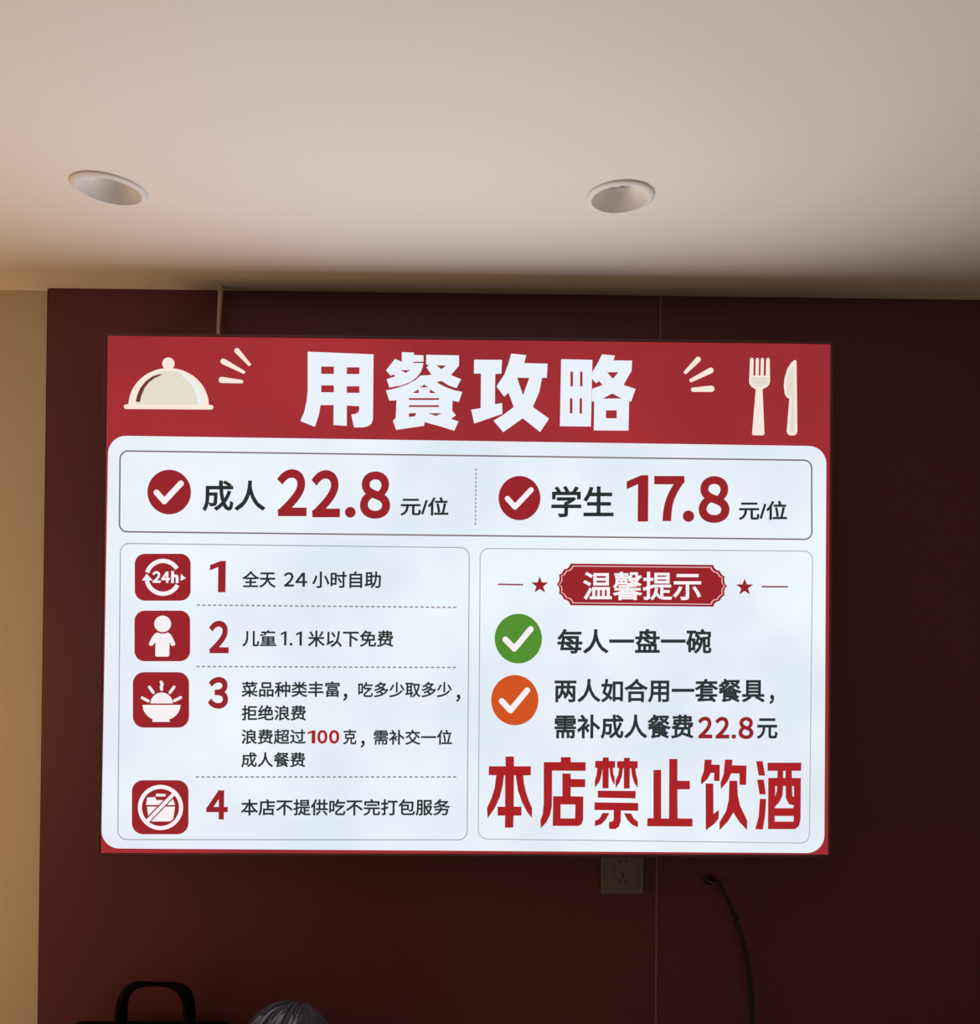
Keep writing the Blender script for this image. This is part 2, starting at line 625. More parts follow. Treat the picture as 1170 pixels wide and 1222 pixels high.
# ---- price box
PRICE_BOX = outline('price_box_line', quad((142.8, 537.2), (969.6, 548.5), (970, 644.6), (141.8, 635.4)), 10, 1.8, G_LINE1)


def check_icon(x, y, rx, ry, tick, w, m):
    a = Art(0.0007)
    a.disc(x, y, rx, ry)
    d = a.done('check_badge', m, sign)
    a = Art(0.0010)
    a.stroke(tick, w)
    a.done('check_mark', G_ICONW, d)


check_icon(202.2, 587.2, 26, 26.6, [(187.2, 587.8), (196.4, 598.2), (216.2, 577)], 7.0, G_PRICE)
check_icon(620.2, 594.4, 25, 26.4, [(605.8, 595.0), (614.8, 605), (634, 584.6)], 6.3, G_PRICE)


def words(name, m, parts, dot=None):
    a = Art(0.0008)
    for p in parts:
        letters(a, *p)
    if dot:
        a.disc(*dot, n=20)
    return a.done(name, m, sign)


words('adult_lettering', G_INK, [('成人', 241.9, 573.2, 317.3, 610.2, 0.021)])


def digits(name, m, items, bold=0.036, dots=()):
    a = Art(0.0008)
    for ch, x0, y0, x1, y1 in items:
        letters(a, ch, x0, y0, x1, y1, bold)
    for x, y, r in dots:
        a.disc(x, y, r, n=28)
    return a.done(name, m, sign)


digits('adult_price', G_PRICE, [('2', 330.8, 560, 366.4, 616), ('2', 371.8, 561, 406.2, 617.3), ('8', 430, 562.6, 466, 619)], dots=[(418.3, 611.3, 6.4)])
words('price_unit', G_INK, [('元/位', 478, 593.1, 535.4, 615.5, 0.022)])
words('student_lettering', G_INK, [('学生', 658.2, 579.7, 732.6, 617.5, 0.021)])
digits('student_price', G_PRICE, [('1', 748, 567, 773.8, 622.4), ('7', 780.8, 568, 817.6, 622), ('8', 834, 568.2, 870.8, 624)], dots=[(821.8, 616, 6.8)])
words('price_unit', G_INK, [('元/位', 881.7, 597.5, 939.5, 620.7, 0.022)])


def dashes(name, p0, p1, n, wpx, m, duty=0.62):
    a = Art(0.0007)
    A, B = Vector(p0), Vector(p1)
    d = (B - A) / n
    nn = Vector((-d.y, d.x)).normalized() * wpx / 2
    for k in range(n):
        s, e = A + d * k, A + d * (k + duty)
        a.px([tuple(s + nn), tuple(e + nn), tuple(e - nn), tuple(s - nn)])
    return a.done(name, m, sign)


dashes('dashed_divider', (568.3, 559), (567.6, 628.5), 14, 1.5, G_DASH)

# ---- list box
outline('list_box_line', quad((143.4, 647.8), (561, 653), (558.3, 1002.6), (140.3, 1002.2)), 11, 1.2, G_LINE2)
dashes('dashed_divider', (235, 722), (547.5, 724.8), 48, 1.7, G_DASH)
dashes('dashed_divider', (234.6, 795.3), (547, 796.5), 48, 1.7, G_DASH)
dashes('dashed_divider', (233.9, 927), (547.3, 927), 48, 1.7, G_DASH)


def tile(x0, y0, x1, y1, r=12):
    a = Art(0.0007)
    a.fill(round_ring(quad((x0, y0), (x1, y0), (x1, y1), (x0, y1)), r * PX))
    return a.done('icon_tile', G_TILE, sign)


GI = dict(o=(150, 650), s=8.357)
HI = dict(o=(150, 790), s=5.821)


def arc(cx, cy, r0, r1, t0, t1, n=24):
    A_ = [(cx + r1 * math.cos(math.radians(t0 + (t1 - t0) * k / n)), cy - r1 * math.sin(math.radians(t0 + (t1 - t0) * k / n))) for k in range(n + 1)]
    B_ = [(cx + r0 * math.cos(math.radians(t0 + (t1 - t0) * k / n)), cy - r0 * math.sin(math.radians(t0 + (t1 - t0) * k / n))) for k in range(n + 1)]
    return A_ + B_[::-1]


t = tile(161.1, 660.8, 227.8, 716.8)
a = Art(0.0010)
a.px(arc(375, 325, 142, 185, 32, 163), **GI)
a.px(arc(375, 325, 142, 185, 192, 332), **GI)
a.px([(165, 356), (213, 288), (272, 356)], **GI)
a.px([(553, 290), (603, 335), (550, 359)], **GI)
for ch, u0, v0, u1, v1 in (('2', 268, 264, 352, 380), ('4', 356, 266, 444, 381), ('h', 456, 262, 531, 382)):
    letters(a, ch, 150 + u0 / 8.357, 650 + v0 / 8.357, 150 + u1 / 8.357, 650 + v1 / 8.357, 0.045)
a.done('day_clock_symbol', G_ICONW, t)

t = tile(160.8, 728.6, 227.2, 789)
a = Art(0.0010)
a.px([(372 + 84 * math.cos(2 * math.pi * k / 40), 789 + 82 * math.sin(2 * math.pi * k / 40)) for k in range(40)], **GI)
a.px([(318, 874), (345, 884), (372, 887), (400, 884), (424, 874), (455, 897), (478, 940), (497, 985), (494, 1000), (480, 1009), (458, 1007), (441, 968),
      (438, 1102), (426, 1115), (310, 1115), (298, 1102), (300, 968), (272, 1005), (252, 1008), (237, 998), (235, 985), (262, 928), (290, 890)], **GI)
a.done('child_symbol', G_ICONW, t)

t = tile(158.9, 802, 225.9, 868.2, 13)
a = Art(0.0010)
bowl = [(118, 297), (383, 297)] + [(251 + 132 * math.cos(math.radians(d)), 297 + 112 * math.sin(math.radians(d))) for d in range(8, 62, 6)] + \
       [(305, 397), (310, 415), (188, 415), (190, 397)] + [(251 + 132 * math.cos(math.radians(d)), 297 + 112 * math.sin(math.radians(d))) for d in range(120, 174, 6)]
a.px(bowl, **HI)
a.px([(252 + 77 * math.cos(math.pi * k / 30), 287 - 76 * math.sin(math.pi * k / 30)) for k in range(31)], **HI)
for p in ([(248, 138), (257, 156), (249, 172), (252, 190)], [(167, 173), (194, 211)], [(338, 173), (310, 211)], [(117, 248), (159, 270)], [(384, 246), (340, 268)]):
    a.stroke(p, 20, **HI)
a.done('bowl_symbol', G_ICONW, t)

t = tile(157.7, 930.9, 225.2, 995.3, 13)
a = Art(0.0010)
a.px([(143, 992), (152, 940), (206, 936), (216, 958), (284, 958), (292, 938), (328, 942), (345, 992)], **HI)
a.px([(213, 913), (280, 915), (280, 933), (212, 933)], **HI)
a.px([(150, 1003), (345, 1003), (330, 1106), (180, 1106), (160, 1080)], **HI)
a.done('takeaway_symbol', G_ICONW, t)
a = Art(0.0013)
a.stroke([(336, 914), (152, 1103)], 42, cap=4, **HI)
a.px(arc(245, 1008, 118, 131, 0, 360, 48), **HI)
a.done('symbol_gap', G_TILE, t)
a = Art(0.0016)
a.px(arc(245, 1008, 129, 157, 0, 359.99, 56), **HI)
a.stroke([(345, 905), (148, 1108)], 25, cap=4, **HI)
a.done('prohibition_symbol', G_ICONW, t)

for ch, x0, y0, x1, y1 in (('1', 250.8, 669.3, 269.6, 706.7), ('2', 249.6, 740.7, 273.4, 779.4), ('3', 248.4, 807.7, 272.6, 845.6), ('4', 246, 942.3, 272.2, 977.7)):
    digits('list_number', G_PRICE, [(ch, x0, y0, x1, y1)], 0.036)

B = 0.021
words('list_lettering', G_INK, [('全天', 289.3, 681, 329.4, 701.4, B), ('2', 338.9, 682.9, 351.2, 700, 0.022), ('4', 352.6, 683.1, 366.8, 700.2, 0.022), ('小时自助', 372.7, 681.6, 454.9, 702, B)])
LIST_DOT = (347.6, 768.6, 1.8)
words('list_lettering', G_INK, [('儿童', 289.3, 751.7, 330.2, 771.6, B), ('1', 335.4, 753.3, 342.2, 770.2, 0), ('1', 353.6, 753.6, 360.6, 770.4, 0), ('米以下免费', 367.6, 752, 469.8, 772.2, B)], LIST_DOT)
words('list_lettering', G_INK, [('菜品种类丰富', 288.5, 812.8, 405.7, 831.8, B), ('，', 409.6, 827.3, 414.8, 836.4, B)])
words('list_lettering', G_INK, [('吃多少取多少', 427.7, 813.5, 539.8, 832.2, B),
                                ('，', 544.5, 828.5, 549.6, 837.6, B)])
words('list_lettering', G_INK, [('拒绝浪费', 288.5, 841.2, 365.6, 860, B)])
words('list_lettering', G_INK, [('浪费超过', 288.3, 869.7, 365.2, 888.2, B)])
words('list_lettering', G_INK, [('克', 409.6, 870, 425.8, 888.4, B), ('，', 430.5, 883.5, 435.6, 892.2, B)])
words('list_lettering', G_INK, [('需补交一位', 446.2, 870.4, 539.8, 888.8, B)])
words('list_weight_lettering', G_WARN, [('1', 367.4, 871.4, 376.6, 887, 0.04), ('0', 379, 871.1, 391, 887.3, 0.042), ('0', 393, 871.1, 405.2, 887.3, 0.042)])
words('list_lettering', G_INK, [('成人餐费', 288, 897.4, 364.8, 915.6, B)])
words('list_lettering', G_INK, [('本店不提供吃不完打包服务', 287.7, 953.2, 537.4, 973.2, B)])

# ---- tips box
outline('tips_box_line', quad((572.7, 653.8), (970.6, 657.2), (966.6, 1006.6), (570.4, 1001.5)), 11, 1.2, G_LINE3)


def badge_ring(d):
    """scalloped badge; d shrinks it, in photo pixels"""
    half = [(681, 672.6), (679.6, 676.2), (677, 678.6), (673.3, 679.6), (671.6, 682.8), (669.8, 685), (667.4, 686), (667.9, 690.2), (667.2, 694.4), (664.6, 697.6)]
    cx, cy = 766.2, 698.2
    left = half + [(x, 2 * 697.5 - y) for x, y in half[:-1][::-1]]
    right = [(2 * cx - x, y) for x, y in left][::-1]
    ring = []
    for x, y in left + right:
        slope = (x - cx) * 0.0098
        xx = x + (d if x < cx else -d)
        yy = cy + (y - 697.5) * (1 - d / 25.0) + slope
        ring.append((xx, yy))
    return ring


a = Art(0.0007)
a.px(badge_ring(0))
bd = a.done('tips_badge', G_TILE, sign)
a = Art(0.0010)
a.px(badge_ring(2.4), badge_ring(3.5))
a.done('badge_line', G_BADGE, bd)
a = Art(0.0010)
letters(a, '温馨提示', 695.9, 682.3, 836.9, 716.3, 0.017)
a.done('badge_lettering', G_ICONW, bd)


def star(x, y, r):
    a = Art(0.0007)
    a.px([(x + (r if k % 2 == 0 else r * 0.40) * math.sin(math.pi * k / 5), y - (r if k % 2 == 0 else r * 0.40) * math.cos(math.pi * k / 5)) for k in range(10)])
    a.done('star', G_TILE, sign)


star(644.4, 698.4, 10.8)
star(888.8, 700.8, 10.8)
for p0, p1 in (((595.2, 697.2), (624, 697.8)), ((909.8, 700), (940, 700.2))):
    a = Art(0.0007)
    a.stroke([p0, p1], 2.0, cap=3)
    a.done('rule', G_RULE, sign)

check_icon(618.8, 762, 28.2, 29.6, [(603.4, 763), (614, 774), (633.6, 750.6)], 7.0, G_GREEN)
check_icon(614.6, 835.4, 28.2, 30, [(599, 836.4), (609.4, 847.6), (629.4, 823.6)], 7.0, G_ORANGE)
C = 0.025
words('tip_lettering', G_INK2, [('每人一盘一碗', 665, 750.2, 849.4, 780.2, C)])
words('tip_lettering', G_INK2, [('两人如合用一套餐具', 661.9, 809.6, 913, 838.4, C), ('，', 918.3, 828.8, 924, 840.4, C)])
words('tip_lettering', G_INK2, [('需补成人餐费', 661.9, 852.3, 828, 881.6, C)])
words('tip_lettering', G_INK2, [('元', 903.3, 857, 928.2, 881.8, C)])
digits('tip_price', G_PRICE, [('2', 833, 855, 850.2, 881), ('2', 853.6, 855.2, 870.6, 881.2), ('8', 881.6, 855.4, 899.4, 881.8)], 0.034, dots=[(875.9, 878.8, 2.7)])

W1 = dict(o=(575, 890), s=9)
W2 = dict(o=(700, 890), s=9)
W3 = dict(o=(830, 890), s=9)


def warning(*shapes):
    a = Art(0.0008)
    for rings, tr in shapes:
        a.px(*rings, **tr)
    a.done('warning_character', G_WARN, sign)


warning(([[(257, 113), (347, 113), (347, 218), (530, 218), (528, 315), (447, 317), (455, 400), (475, 490), (505, 580), (542, 668), (540, 773), (490, 712),
           (435, 605), (390, 480), (366, 317), (347, 317), (345, 652), (428, 652), (428, 748), (343, 748), (340, 877), (250, 877), (252, 748), (172, 748),
           (172, 652), (252, 652), (252, 317), (240, 317), (228, 420), (195, 550), (140, 670), (65, 775), (57, 668), (105, 560), (140, 450), (157, 315),
           (75, 313), (78, 218), (257, 218)]], W1))
warning(([[(850, 120), (955, 120), (957, 173), (1117, 175), (1117, 268), (757, 265), (755, 640), (735, 740), (695, 820), (635, 885), (632, 795), (655, 735),
           (667, 620), (667, 173), (850, 173)]], W1),
        ([[(867, 295), (957, 297), (957, 355), (1113, 357), (1113, 443), (957, 443), (957, 540), (1092, 543), (1090, 790), (1075, 838), (1040, 860), (763, 858),
           (768, 540), (867, 540)], [(848, 628), (1007, 630), (1003, 778), (848, 778)]], W1))
warning(([[(175, 123), (240, 123), (240, 160), (310, 163), (308, 235), (285, 237), (290, 300), (305, 345), (303, 422), (275, 375), (257, 310), (247, 237),
           (240, 237), (238, 455), (173, 455), (172, 237), (165, 300), (145, 375), (92, 452), (90, 375), (110, 310), (117, 237), (93, 235), (95, 160), (175, 160)]], W2),
        ([[(403, 127), (467, 127), (467, 162), (552, 163), (550, 240), (527, 240), (535, 310), (552, 370), (550, 452), (512, 390), (490, 320), (480, 240),
           (467, 240), (465, 457), (402, 457), (402, 240), (393, 240), (380, 330), (355, 395), (315, 453), (313, 370), (340, 315), (352, 240), (330, 237),
           (330, 163), (403, 163)]], W2),
        ([[(122, 480), (530, 483), (528, 563), (122, 555)]], W2),
        ([[(88, 605), (558, 612), (555, 697), (372, 693), (368, 810), (348, 868), (310, 893), (243, 890), (243, 817), (283, 808), (293, 790), (293, 690), (85, 688)]], W2),
        ([[(175, 718), (247, 720), (210, 790), (160, 840), (92, 862), (90, 805), (140, 780)]], W2),
        ([[(403, 722), (480, 725), (510, 780), (555, 815), (553, 873), (490, 845), (440, 795)]], W2))
warning(([[(720, 257), (803, 257), (803, 777), (887, 780), (890, 140), (978, 140), (977, 373), (1112, 375), (1112, 465), (977, 467), (980, 777), (1140, 780),
           (1138, 865), (652, 862), (655, 775), (720, 775)]], W2))
warning(([[(100, 147), (177, 147), (173, 200), (263, 202), (260, 378), (200, 375), (203, 290), (165, 290), (130, 355), (62, 415), (60, 355), (90, 270)]], W3),
        ([[(110, 403), (193, 403), (195, 730), (253, 685), (250, 780), (200, 840), (112, 905)]], W3),
        ([[(318, 147), (400, 147), (393, 207), (550, 210), (545, 418), (475, 418), (473, 297), (385, 295), (350, 375), (275, 463), (270, 395), (303, 305)]], W3),
        ([[(365, 373), (450, 373), (455, 520), (480, 640), (558, 805), (555, 903), (475, 820), (408, 715), (350, 810), (260, 905), (258, 820), (330, 700), (358, 580)]], W3))
warning(([[(652, 163), (722, 163), (750, 318), (680, 318)]], W3), ([[(663, 362), (735, 362), (757, 520), (690, 518)]], W3),
        ([[(693, 567), (760, 570), (750, 740), (725, 897), (643, 893), (680, 760)]], W3),
        ([[(775, 180), (1138, 180), (1135, 267), (1035, 268), (1037, 343), (1133, 345), (1130, 790), (1112, 860), (1070, 893), (780, 892), (783, 343), (880, 343),
           (883, 268), (775, 267)],
          rc(943, 268, 968, 343), [(858, 432), (877, 432), (875, 480), (858, 545)],
          [(943, 430), (970, 430), (972, 560), (1005, 625), (1057, 638), (1050, 668), (855, 668), (853, 655), (905, 600), (935, 530)],
          [(1037, 432), (1058, 432), (1060, 545), (1043, 540)], rc(853, 752, 1055, 812)], W3))

# ------------------------------------------------------------------ recessed ceiling downlights
M_TRIM = mat('downlight_white_trim', (0.78, 0.735, 0.70, 1), 0.5, 0.3)
M_CUP = mat('downlight_reflector', (0.86, 0.83, 0.80, 1), 0.3, 0.5)
M_LENS = mat('downlight_lens', (0.80, 0.80, 0.82, 1), 0.2, 0.6)
M_CHIP = mat('downlight_chip', (0.16, 0.14, 0.13, 1), 0.4, 0.5)


def downlight(loc, label):
    root = empty('ceiling_downlight', (loc[0], loc[1], CEIL))
    tag(root, label, 'ceiling light', 'recessed ceiling downlights')
    bm = bmesh.new()
    add_lathe(bm, [(0.0438, 0.004), (0.0488, 0.0), (0.0488, -0.0014), (0.0482, -0.0024), (0.0460, -0.0036), (0.0430, -0.0046), (0.0415, -0.0048), (0.0408, -0.0044), (0.0405, -0.0030),
                   (0.0405, 0.004)], 0, 0, 0, 64)
    from_bm('trim_ring', bm, M_TRIM, root, smooth=True)
    bm = bmesh.new()
    add_lathe(bm, [(0.0405, -0.0030), (0.0392, 0.004), (0.0365, 0.012), (0.0325, 0.019), (0.0275, 0.0245), (0.0250, 0.027), (0.0300, 0.031), (0.042, 0.020), (0.0425, 0.004)], 0, 0, 0, 64)
    cup = from_bm('reflector_cup', bm, M_CUP, root, smooth=True)
    bm = bmesh.new()
    add_lathe(bm, [(0.0250, 0.026), (0.018, 0.0245), (0.009, 0.0232), (0.002, 0.0228)], 0, 0, 0, 32, close_last=True)
    lens = from_bm('lamp_lens', bm, M_LENS, root, smooth=True)
    bm = bmesh.new()
    for dx, dy in ((-0.010, 0.006), (0.006, 0.012)):
        add_lathe(bm, [(0.0034, 0.026), (0.0034, 0.0222), (0.0022, 0.0214)], dx, dy, 0, 12, close_last=True)
    from_bm('lamp_chip', bm, M_CHIP, lens)
    return root


downlight(LIGHTS[0], 'unlit white recessed downlight in the ceiling above the cloche picture')
downlight(LIGHTS[1], 'unlit white recessed downlight in the ceiling right of centre, above the last heading character')

# ------------------------------------------------------------------ wall socket, cables
M_SOCK = mat('socket_shaded_plastic', (0.165, 0.145, 0.148, 1), 0.45, 0.3)  # white plastic darkened to grey, standing in for shade under the sign
M_SLOT = mat('socket_slot_black', (0.02, 0.018, 0.018, 1), 0.6, 0.3)
M_BLACK = mat('black_rubber', (0.012, 0.010, 0.010, 1), 0.5, 0.4)
M_CABLE = mat('cream_cable_sheath', (0.66, 0.52, 0.40, 1), 0.5, 0.4)

c0, c1 = sight(717.8, 1067.2, -0.008), sight(768.4, 1067.2, -0.008)
sx, sz0 = (c0.x + c1.x) / 2, (c0.z + c1.z) / 2
hw = (c1.x - c0.x) / 2
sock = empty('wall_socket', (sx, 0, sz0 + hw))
tag(sock, 'square five-hole wall socket, shade painted into its grey, half hidden under the lower edge of the sign', 'socket')
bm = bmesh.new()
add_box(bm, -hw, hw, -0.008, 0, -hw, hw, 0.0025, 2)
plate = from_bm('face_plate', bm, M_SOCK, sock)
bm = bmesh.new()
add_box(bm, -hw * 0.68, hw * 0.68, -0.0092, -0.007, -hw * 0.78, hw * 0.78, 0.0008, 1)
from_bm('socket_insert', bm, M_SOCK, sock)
zs = {1027.5: 0.0, 1044.0: 0.0, 1051.5: 0.0}
for y_ in list(zs):
    zs[y_] = sight(743, y_, -0.009).z - (sz0 + hw)


def slot(x, z, ang, parent=sock):
    bm = bmesh.new()
    add_box(bm, -0.0011, 0.0011, -0.0098, -0.0085, -0.0042, 0.0042)
    bmesh.ops.rotate(bm, verts=bm.verts[:], cent=(0, 0, 0), matrix=Matrix.Rotation(ang, 3, 'Y'))
    bmesh.ops.translate(bm, verts=bm.verts[:], vec=(x, 0, z))
    from_bm('pin_slot', bm, M_SLOT, parent)


slot(-0.0068, zs[1027.5], 0)
slot(0.0068, zs[1027.5], 0)
slot(0, zs[1044.0], 0)
slot(-0.0068, zs[1051.5], -0.5)
slot(0.0068, zs[1051.5], 0.5)

pts = [sight(263.8, 340, -0.022), sight(263.2, 352, -0.022), sight(261.8, 372, -0.022), sight(260.8, 392, -0.022), sight(260.6, 410, -0.022)]
pts[0].z = CEIL - 0.0005
pts[-1].z = FLOOR_TO_SIGN + SIGN_H / 2 + 0.0006
bm = bmesh.new()
add_tube(bm, smooth_path(pts, 6), [0.0058 - 0.0024 * min(1, k / 18) for k in range(25)], 12)
tag(from_bm('power_cable', bm, M_CABLE, smooth=True), 'short cream cable dropping from the ceiling to the sign top above the sparkle marks', 'cable')

gp = sight(846.5, 1050, 0)
root = empty('cable_outlet', (gp.x, 0, gp.z))
tag(root, 'small black cable outlet hole in the maroon wall below the right half of the sign', 'cable outlet')
bm = bmesh.new()
add_lathe(bm, [(0.0085, 0.0), (0.0135, 0.0), (0.0130, 0.003), (0.0100, 0.0045), (0.0085, 0.003)], 0, 0, 0, 28)
for v in bm.verts:
    v.co = Vector((v.co.x, -v.co.z, v.co.y * 0.72))
from_bm('grommet_ring', bm, M_BLACK, root, smooth=True)
bm = bmesh.new()
add_lathe(bm, [(0.0088, 0.0008), (0.004, 0.0008)], 0, 0, 0, 24, close_last=True)
for v in bm.verts:
    v.co = Vector((v.co.x, -v.co.z, v.co.y * 0.72))
from_bm('hole', bm, M_SLOT, root)

pts = [(gp.x - 0.004, -0.002, gp.z + 0.002), (gp.x + 0.006, -0.016, gp.z + 0.001)]
for x, y, d in ((856.5, 1053.5, -0.018), (865.5, 1067.5, -0.016), (878.2, 1095, -0.014), (887, 1123.5, -0.012), (893.3, 1151.8, -0.011), (896.8, 1186.7, -0.010), (898.2, 1221.5, -0.010)):
    pts.append(tuple(sight(x, y, d)))
px_ = pts[-1][0]
pts += [(px_ + 0.004, -0.010, 0.60), (px_ + 0.02, -0.012, 0.25), (px_ + 0.05, -0.03, 0.03), (px_ + 0.12, -0.10, 0.0046), (px_ + 0.30, -0.14, 0.0046)]
bm = bmesh.new()
add_tube(bm, smooth_path(pts, 8), 0.0040, 10)
tag(from_bm('black_cable', bm, M_BLACK, smooth=True), 'thin black cable curving down the maroon wall from its outlet hole below the sign', 'cable')

# ------------------------------------------------------------------ side table and black bag
M_WOOD = mat('table_wood', (0.20, 0.11, 0.06, 1), 0.5, 0.4, var=0.2, vscale=12)
M_STEEL = mat('dark_steel', (0.05, 0.05, 0.05, 1), 0.4, 0.5, metal=0.6)
M_BAG = mat('black_nylon', (0.0045, 0.0035, 0.0038, 1), 0.85, 0.08, bump=0.3, bscale=300)
M_WEB = mat('black_webbing', (0.0035, 0.0026, 0.0028, 1), 0.9, 0.08, bump=0.3, bscale=260)

tb = empty('side_table', (-0.745, -0.14, 0))
tag(tb, 'small wooden table under the black bag', 'table')
box('table_top', -0.265, 0.265, -0.12, 0.12, 0.722, 0.75, M_WOOD, tb, 0.003)
for sx_ in (-1, 1):
    for sy_ in (-1, 1):
        cx_, cy_ = sx_ * 0.235, sy_ * 0.09
        box('leg', cx_ - 0.018, cx_ + 0.018, cy_ - 0.018, cy_ + 0.018, 0, 0.722, M_STEEL, tb, 0.002)

BY = -0.03                                # back of the bag
bl, br_ = sight(84, 1212, BY), sight(286, 1213, BY)
top = (bl.z + br_.z) / 2
bag = empty('black_bag', ((bl.x + br_.x) / 2, BY - 0.055, 0.75))
tag(bag, 'black nylon bag with an upright carry handle, left of the grey-haired head', 'bag')
hwid = (br_.x - bl.x) / 2
bh = top - 0.75
bm = bmesh.new()
add_box(bm, -hwid, hwid, -0.05, 0.05, 0.0, bh, 0.0)
bmesh.ops.subdivide_edges(bm, edges=bm.edges[:], cuts=7, use_grid_fill=True)
for v in bm.verts:
    fx, fz = v.co.x / hwid, v.co.z / bh
    if fz > 0.72:
        k = (fz - 0.72) / 0.28
        v.co.x *= 1 - 0.10 * k * k
    v.co.y *= 1 + 0.10 * (1 - fx * fx) * math.sin(math.pi * min(1, fz))
ob = from_bm('bag_body', bm, M_BAG, bag, smooth=True)
md = ob.modifiers.new('bevel', 'BEVEL')
md.width = 0.012
md.segments = 3
md.limit_method = 'ANGLE'
md.angle_limit = math.radians(50)
bm = bmesh.new()
zp = bh - 0.012
add_tube(bm, [(-hwid * 0.80, -0.051, zp - 0.022), (-0.05, -0.054, zp - 0.030), (0.05, -0.054, zp - 0.030), (hwid * 0.80, -0.051, zp - 0.022)],
         0.004, 8)
from_bm('zip', bm, M_STEEL, bag, smooth=True)
HY = BY - 0.05
hp = [(144.5, 1226), (144.6, 1212), (146, 1196), (151, 1184), (161, 1176.5), (175, 1174.4), (195, 1174.6), (208, 1176.6), (217, 1181.5), (223, 1189), (225.4, 1200), (226, 1212), (225.6, 1226)]
path = []
for x, y in hp:
    p = sight(x, y, HY)
    path.append((p.x - bag.location.x, HY - bag.location.y, p.z - 0.75))
path[0] = (path[0][0], path[0][1], bh - 0.006)
path[-1] = (path[-1][0], path[-1][1], bh - 0.006)
sp = smooth_path(path, 5)
rad = []
for i in range(len(sp)):
    f = i / (len(sp) - 1)
    mid = math.exp(-((f - 0.47) / 0.17) ** 2)
    rad.append((0.0112 * (1 - mid) + 0.0026 * mid, 0.0112 * (1 - mid) + 0.0055 * mid))
bm = bmesh.new()
add_tube(bm, sp, rad, 12, flat=Vector((0, 1, 0)))
from_bm('carry_handle', bm, M_WEB, bag, smooth=True)

# ------------------------------------------------------------------ seated person (only the crown of the head reaches the frame)
M_SKIN = mat('skin', (0.42, 0.26, 0.18, 1), 0.55, 0.4, var=0.05)
M_EYE = mat('eye_white', (0.55, 0.52, 0.50, 1), 0.3, 0.5)
M_COAT = mat('dark_jacket', (0.03, 0.03, 0.04, 1), 0.8, 0.2, bump=0.2, bscale=200)
M_TROUS = mat('dark_trousers', (0.02, 0.02, 0.025, 1), 0.8, 0.2)
M_SHOE = mat('black_shoe', (0.015, 0.015, 0.015, 1), 0.5, 0.4)
M_HAIR = mat('dark_grey_hair', (0.0115, 0.008, 0.0105, 1), 0.6, 0.08, var=0.25, vscale=40)
M_HAIR2 = mat('silver_hair', (0.052, 0.040, 0.044, 1), 0.5, 0.2, var=0.2, vscale=40)

HD = -0.335
crown = sight(334, 1199, HD)
reach = HD - CAM.y
PX0 = crown.x
# the crown's outline is the tangent seen from the camera, a little beyond and below the very top of the head
PZ = CAM.z - reach * math.tan(math.atan2(CAM.z - crown.z, reach) + math.asin(0.094 / math.hypot(reach, CAM.z - crown.z))) + 0.105
per = empty('person', (PX0, HD, 0))
per.rotation_euler = (0, 0, -math.pi / 2)        # turned to the room
tag(per, 'seated person with grey-streaked dark hair at the bottom edge, right of the black bag', 'person')
hc_ = PZ - 0.117                        # head centre


def skin_figure(name, joints, edges, radii, m, parent, root=0, sub=2):
    me = bpy.data.meshes.new(name)
    me.from_pydata([Vector(j) for j in joints], edges, [])
    ob = link(name, me, m, parent)
    md = ob.modifiers.new('skin', 'SKIN')
    md.use_smooth_shade = True
    for i, r in enumerate(radii):
        sv = me.skin_vertices[0].data[i]
        sv.radius = (r, r) if not isinstance(r, tuple) else r
        sv.use_root = (i == root)
    s = ob.modifiers.new('sub', 'SUBSURF')
    s.levels = s.render_levels = sub
    dg = bpy.context.evaluated_depsgraph_get()
    dg.update()
    nm = bpy.data.meshes.new_from_object(ob.evaluated_get(dg))
    ob.modifiers.clear()
    ob.data = nm
    nm.name = name
    return ob


# facing +x (to the right), shoulders along y
J, E_, R_ = [], [], []


def jn(p, r, parent=None):
    J.append(p)
    R_.append(r)
    if parent is not None:
        E_.append((parent, len(J) - 1))
    return len(J) - 1


SH = hc_ - 0.24
pel = jn((-0.02, 0, 0.555), (0.070, 0.10))
wai = jn((-0.03, 0, 0.70), (0.068, 0.092), pel)
che = jn((-0.02, 0, SH - 0.10), (0.076, 0.108), wai)
nb = jn((-0.012, 0, SH + 0.045), 0.058, che)
nk = jn((0.0, 0, SH + 0.105), 0.052, nb)
hd1 = jn((0.015, 0, hc_ - 0.06), 0.070, nk)
hd2 = jn((0.004, 0, hc_ + 0.01), (0.084, 0.070), hd1)
hd3 = jn((-0.002, 0, hc_ + 0.06), 0.058, hd2)
for s in (-1, 1):
    shd = jn((-0.015, s * 0.160, SH), 0.038, che)
    elb = jn((0.02, s * 0.20, SH - 0.27), 0.030, shd)
    wri = jn((0.24, s * 0.13, 0.665), 0.026, elb)
    pal = jn((0.305, s * 0.115, 0.655), 0.026, wri)
    for k in range(4):
        f1 = jn((0.345, s * (0.115 + (k - 1.5) * 0.020), 0.658), 0.010, pal)
        jn((0.385 - 0.006 * abs(k - 1.3), s * (0.115 + (k - 1.5) * 0.022), 0.640), 0.008, f1)
    t1 = jn((0.318, s * 0.078, 0.662), 0.010, pal)
    jn((0.350, s * 0.066, 0.650), 0.008, t1)
    hip = jn((0.02, s * 0.095, 0.535), 0.068, pel)
    kne = jn((0.40, s * 0.115, 0.54), 0.050, hip)
    ank = jn((0.38, s * 0.115, 0.10), 0.040, kne)
    jn((0.52, s * 0.125, 0.040), 0.032, ank)
body = skin_figure('body', J, E_, R_, M_SKIN, per)

